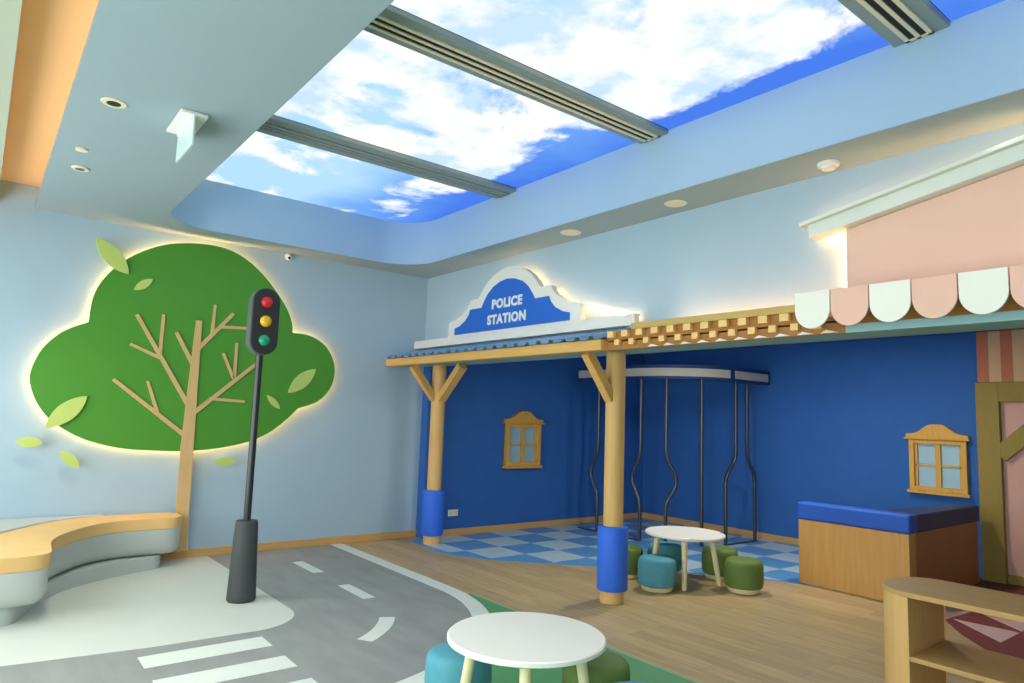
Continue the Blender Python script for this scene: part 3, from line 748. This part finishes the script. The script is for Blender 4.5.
# ================================================================ desk
dk = thing('reception_desk', 'low L-shaped wooden desk with padded blue top standing in the recess', 'desk', (-3.2, 7.4, 0))
MB().box(-3.80, -2.73, 6.87, 7.02, .004, .65).build('front_panel', 'desk', dk, .004)
MB().box(-3.81, -2.715, 6.855, 7.04, .65, .825).build('front_pad', 'dpad', dk, .025, 3)
MB().prism([(-3.05, 7.02), (-2.745, 7.02), (-2.745, 8.66), (-2.88, 8.66)], .004, .65).build('side_panel', 'deskside', dk, .004)
MB().prism([(-3.10, 7.045), (-2.735, 7.045), (-2.735, 8.70), (-2.86, 8.70)], .65, .815).build('side_pad', 'navy', dk, .012)

# ================================================================ pink house on the back wall
ph = thing('timber_house_front', 'pink house front with olive timber frame and striped band beside the desk', 'house front', (-1.5, 8.9, 0))
MB().box(-2.70, XE-.02, 8.93, YB-.001, .004, 2.17).build('pink_wall', 'salmon', ph)
MB().box(-2.78, -2.56, 8.86, 8.93, .004, 2.17).build('timber_post', 'olive', ph, .004)
MB().box(-2.56, XE-.02, 8.86, 8.93, 1.955, 2.17).build('timber_beam', 'olive', ph, .004)
MB().box(-2.56, XE-.02, 8.90, 8.93, .004, .10).build('timber_sill', 'olive', ph, .004)
MB().bar((-2.58, 8.895, 1.37), (-1.9, 8.895, 2.02), .065, .17, up=(-.6, 0, .8)).build('timber_brace', 'olive', ph, .004)
for k in range(20):
    x = -2.745 + k*.113
    o = MB().box(x, x+.113, 8.85, YB-.001, 2.172, 2.74).build('awning_stripe', 'terra' if k % 2 == 0 else 'sand', ph)
    o['label'] = 'terracotta stripe' if k % 2 == 0 else 'sand stripe'

# ================================================================ shelf unit
sh = thing('open_shelf', 'open wooden shelf unit with a rounded end near the pink house', 'shelf', (-1.0, 4.28, 0))
Y0, Y1, yc, R_ = 4.02, 4.54, 4.28, .26
xe = 1.2; xs_ = -1.615
H = .74
ea = lambda r: [(xs_ + (x - xs_)*.81, y) for x, y in arc(xs_, yc, r, 90, 270, 20)]
MB().prism(ea(R_) + [(xe, Y0), (xe, Y1)], H-.028, H).build('top_board', 'cab', sh, .004)
MB().prism(ea(R_-.004) + [(xs_+.0, Y0+.004), (xs_+.0, Y0+.02), (xs_-.01, Y1-.004)], .004, H-.028).build('end_panel', 'cabz', sh)
MB().box(xs_, xe, Y0+.006, Y1-.006, .385, .41).build('shelf_board', 'cab', sh, .002)
MB().box(xs_, xe, Y0+.006, Y1-.006, .05, .075).build('bottom_board', 'cab', sh, .002)
MB().box(xe-.03, xe, Y0+.006, Y1-.006, .004, H-.028).build('end_panel', 'cabz', sh, .002)
MB().box(-.1, -.075, Y0+.006, Y1-.006, .41, H-.028).build('divider', 'cabz', sh, .002)

# ================================================================ tables and stools
def round_table(x, y, r, h, splay, rot, lab):
    t = thing('round_table', lab, 'table', (x, y, 0), 'white round play tables')
    b = local(); b.lathe([(0, h-.03), (r-.01, h-.03), (r, h-.024), (r, h-.006), (r-.008, h), (0, h)], n=56); b.build('table_top', 'tabletop', t)
    b = local(); b.lathe([(0, h-.045), (r*.62, h-.045), (r*.62, h-.03), (0, h-.03)], n=40); b.build('under_disc', 'tleg', t)
    for k in range(4):
        a = rot + k*PI/2; c_, s_ = math.cos(a), math.sin(a)
        b = local(); b.tube([(c_*r*.66, s_*r*.66, h-.03), (c_*splay, s_*splay, .012), (c_*splay, s_*splay, .004)], [.029, .024, .021], 16); b.build('leg', 'tleg', t)
    return t
round_table(-2.76, 2.33, .405, .50, .34, math.radians(50), 'large white round table on green floor by the road edge line')
round_table(-4.42, 5.79, .395, .50, .335, math.radians(37), 'white round table standing on wood planks before the barred cell')
def stool(m_, lab, x, y, cat_group):
    t = thing('stool', lab, 'stool', (x, y, 0), cat_group)
    b = local(); b.lathe([(0, .004), (.138, .004), (.146, .012), (.158, .05), (0, .05)], n=36); b.build('wooden_foot', 'tleg', t)
    b = local(); b.lathe([(0, .05), (.160, .05), (.176, .062), (.183, .10), (.185, .16), (.183, .25), (.176, .285), (.160, .303), (.13, .311), (0, .314)], n=40); b.build('padded_seat', m_, t)
    return t
g = 'round padded stools at the play tables'
for m_, lab, x, y in (('teal', 'teal stool tucked against the near table on the road side', -3.225, 2.24),
                      ('moss', 'moss green stool at the near table on the planks side', -2.72, 2.80),
                      ('teal', 'teal stool at the near table of which only the top rim shows', -2.275, 2.625),
                      ('teal', 'teal stool standing right before the far table legs', -4.375, 5.31),
                      ('teal', 'teal stool half hidden behind the other teal stool under the far table', -4.80, 5.95),
                      ('moss', 'moss green stool in full view on the desk side of the far table', -3.89, 6.01),
                      ('moss', 'moss green stool behind the far table leg with only its side showing', -4.36, 6.30),
                      ('moss', 'moss green stool mostly hidden behind the blue wrapped column', -4.93, 5.47)):
    stool(m_, lab, x, y, g)

# ================================================================ light
W = bpy.data.worlds.new('World'); sc.world = W; W.use_nodes = True
bg = W.node_tree.nodes['Background']; bg.inputs['Color'].default_value = (.93, .97, 1.0, 1); bg.inputs['Strength'].default_value = 4.5
for k, (a, b) in enumerate(ops):
    l = bpy.data.lights.new('window_daylight', 'AREA'); l.shape = 'RECTANGLE'; l.size = b-a; l.size_y = 2.5; l.cycles.is_portal = True
    o = bpy.data.objects.new('window_daylight', l); C.objects.link(o); o.location = ((a+b)/2, YS-.1, 1.62); o.rotation_euler = (-PI/2, 0, 0)
    o['kind'] = 'helper'

def lamp(name, x, y, z, power, col=(1, .93, .82), size=.12, spot=None):
    l = bpy.data.lights.new(name, 'SPOT' if spot else 'AREA'); l.energy = power; l.color = col
    if spot: l.spot_size = math.radians(spot); l.spot_blend = .8; l.shadow_soft_size = size
    else: l.shape = 'DISK'; l.size = size
    o = bpy.data.objects.new(name, l); C.objects.link(o); o.location = (x, y, z); o['kind'] = 'helper'; return o
for x in (-4.8, -3.52, -1.2, .2): lamp('downlight_and_fill', x, 4.46, ZC-.02, 10, spot=60, size=.05)  # some sit at the soffit lights, the rest are added fill
for x in (-6.4, -4.67, -3.0, -1.2): lamp('downlight_and_fill', x, .50, ZC-.02, 70, spot=110, size=.05)  # those away from the ceiling downlight are added to brighten the floor
for x, y in ((-4.5, 5.9), (-3.5, 7.0)): lamp('recess_fill_lamp', x, y, 2.74, 28)  # added without fixtures to brighten the blue recess

# ================================================================ camera
cam = bpy.data.cameras.new('camera'); co_ = bpy.data.objects.new('camera', cam); C.objects.link(co_); sc.camera = co_
cam.sensor_width = 36; cam.lens = 678.13*36/1024; cam.clip_start = .02
yaw, pit_, rol = math.radians(51.846), math.radians(6.341), math.radians(-2.019)
f = Vector((-math.sin(yaw)*math.cos(pit_), math.cos(yaw)*math.cos(pit_), math.sin(pit_)))
r = Vector((math.cos(yaw), math.sin(yaw), 0)); d = f.cross(r)
r2 = math.cos(rol)*r + math.sin(rol)*d; d2 = -math.sin(rol)*r + math.cos(rol)*d
mt = Matrix((r2, -d2, -f)).transposed().to_4x4(); mt.translation = (0, 0, 1.6); co_.matrix_world = mt
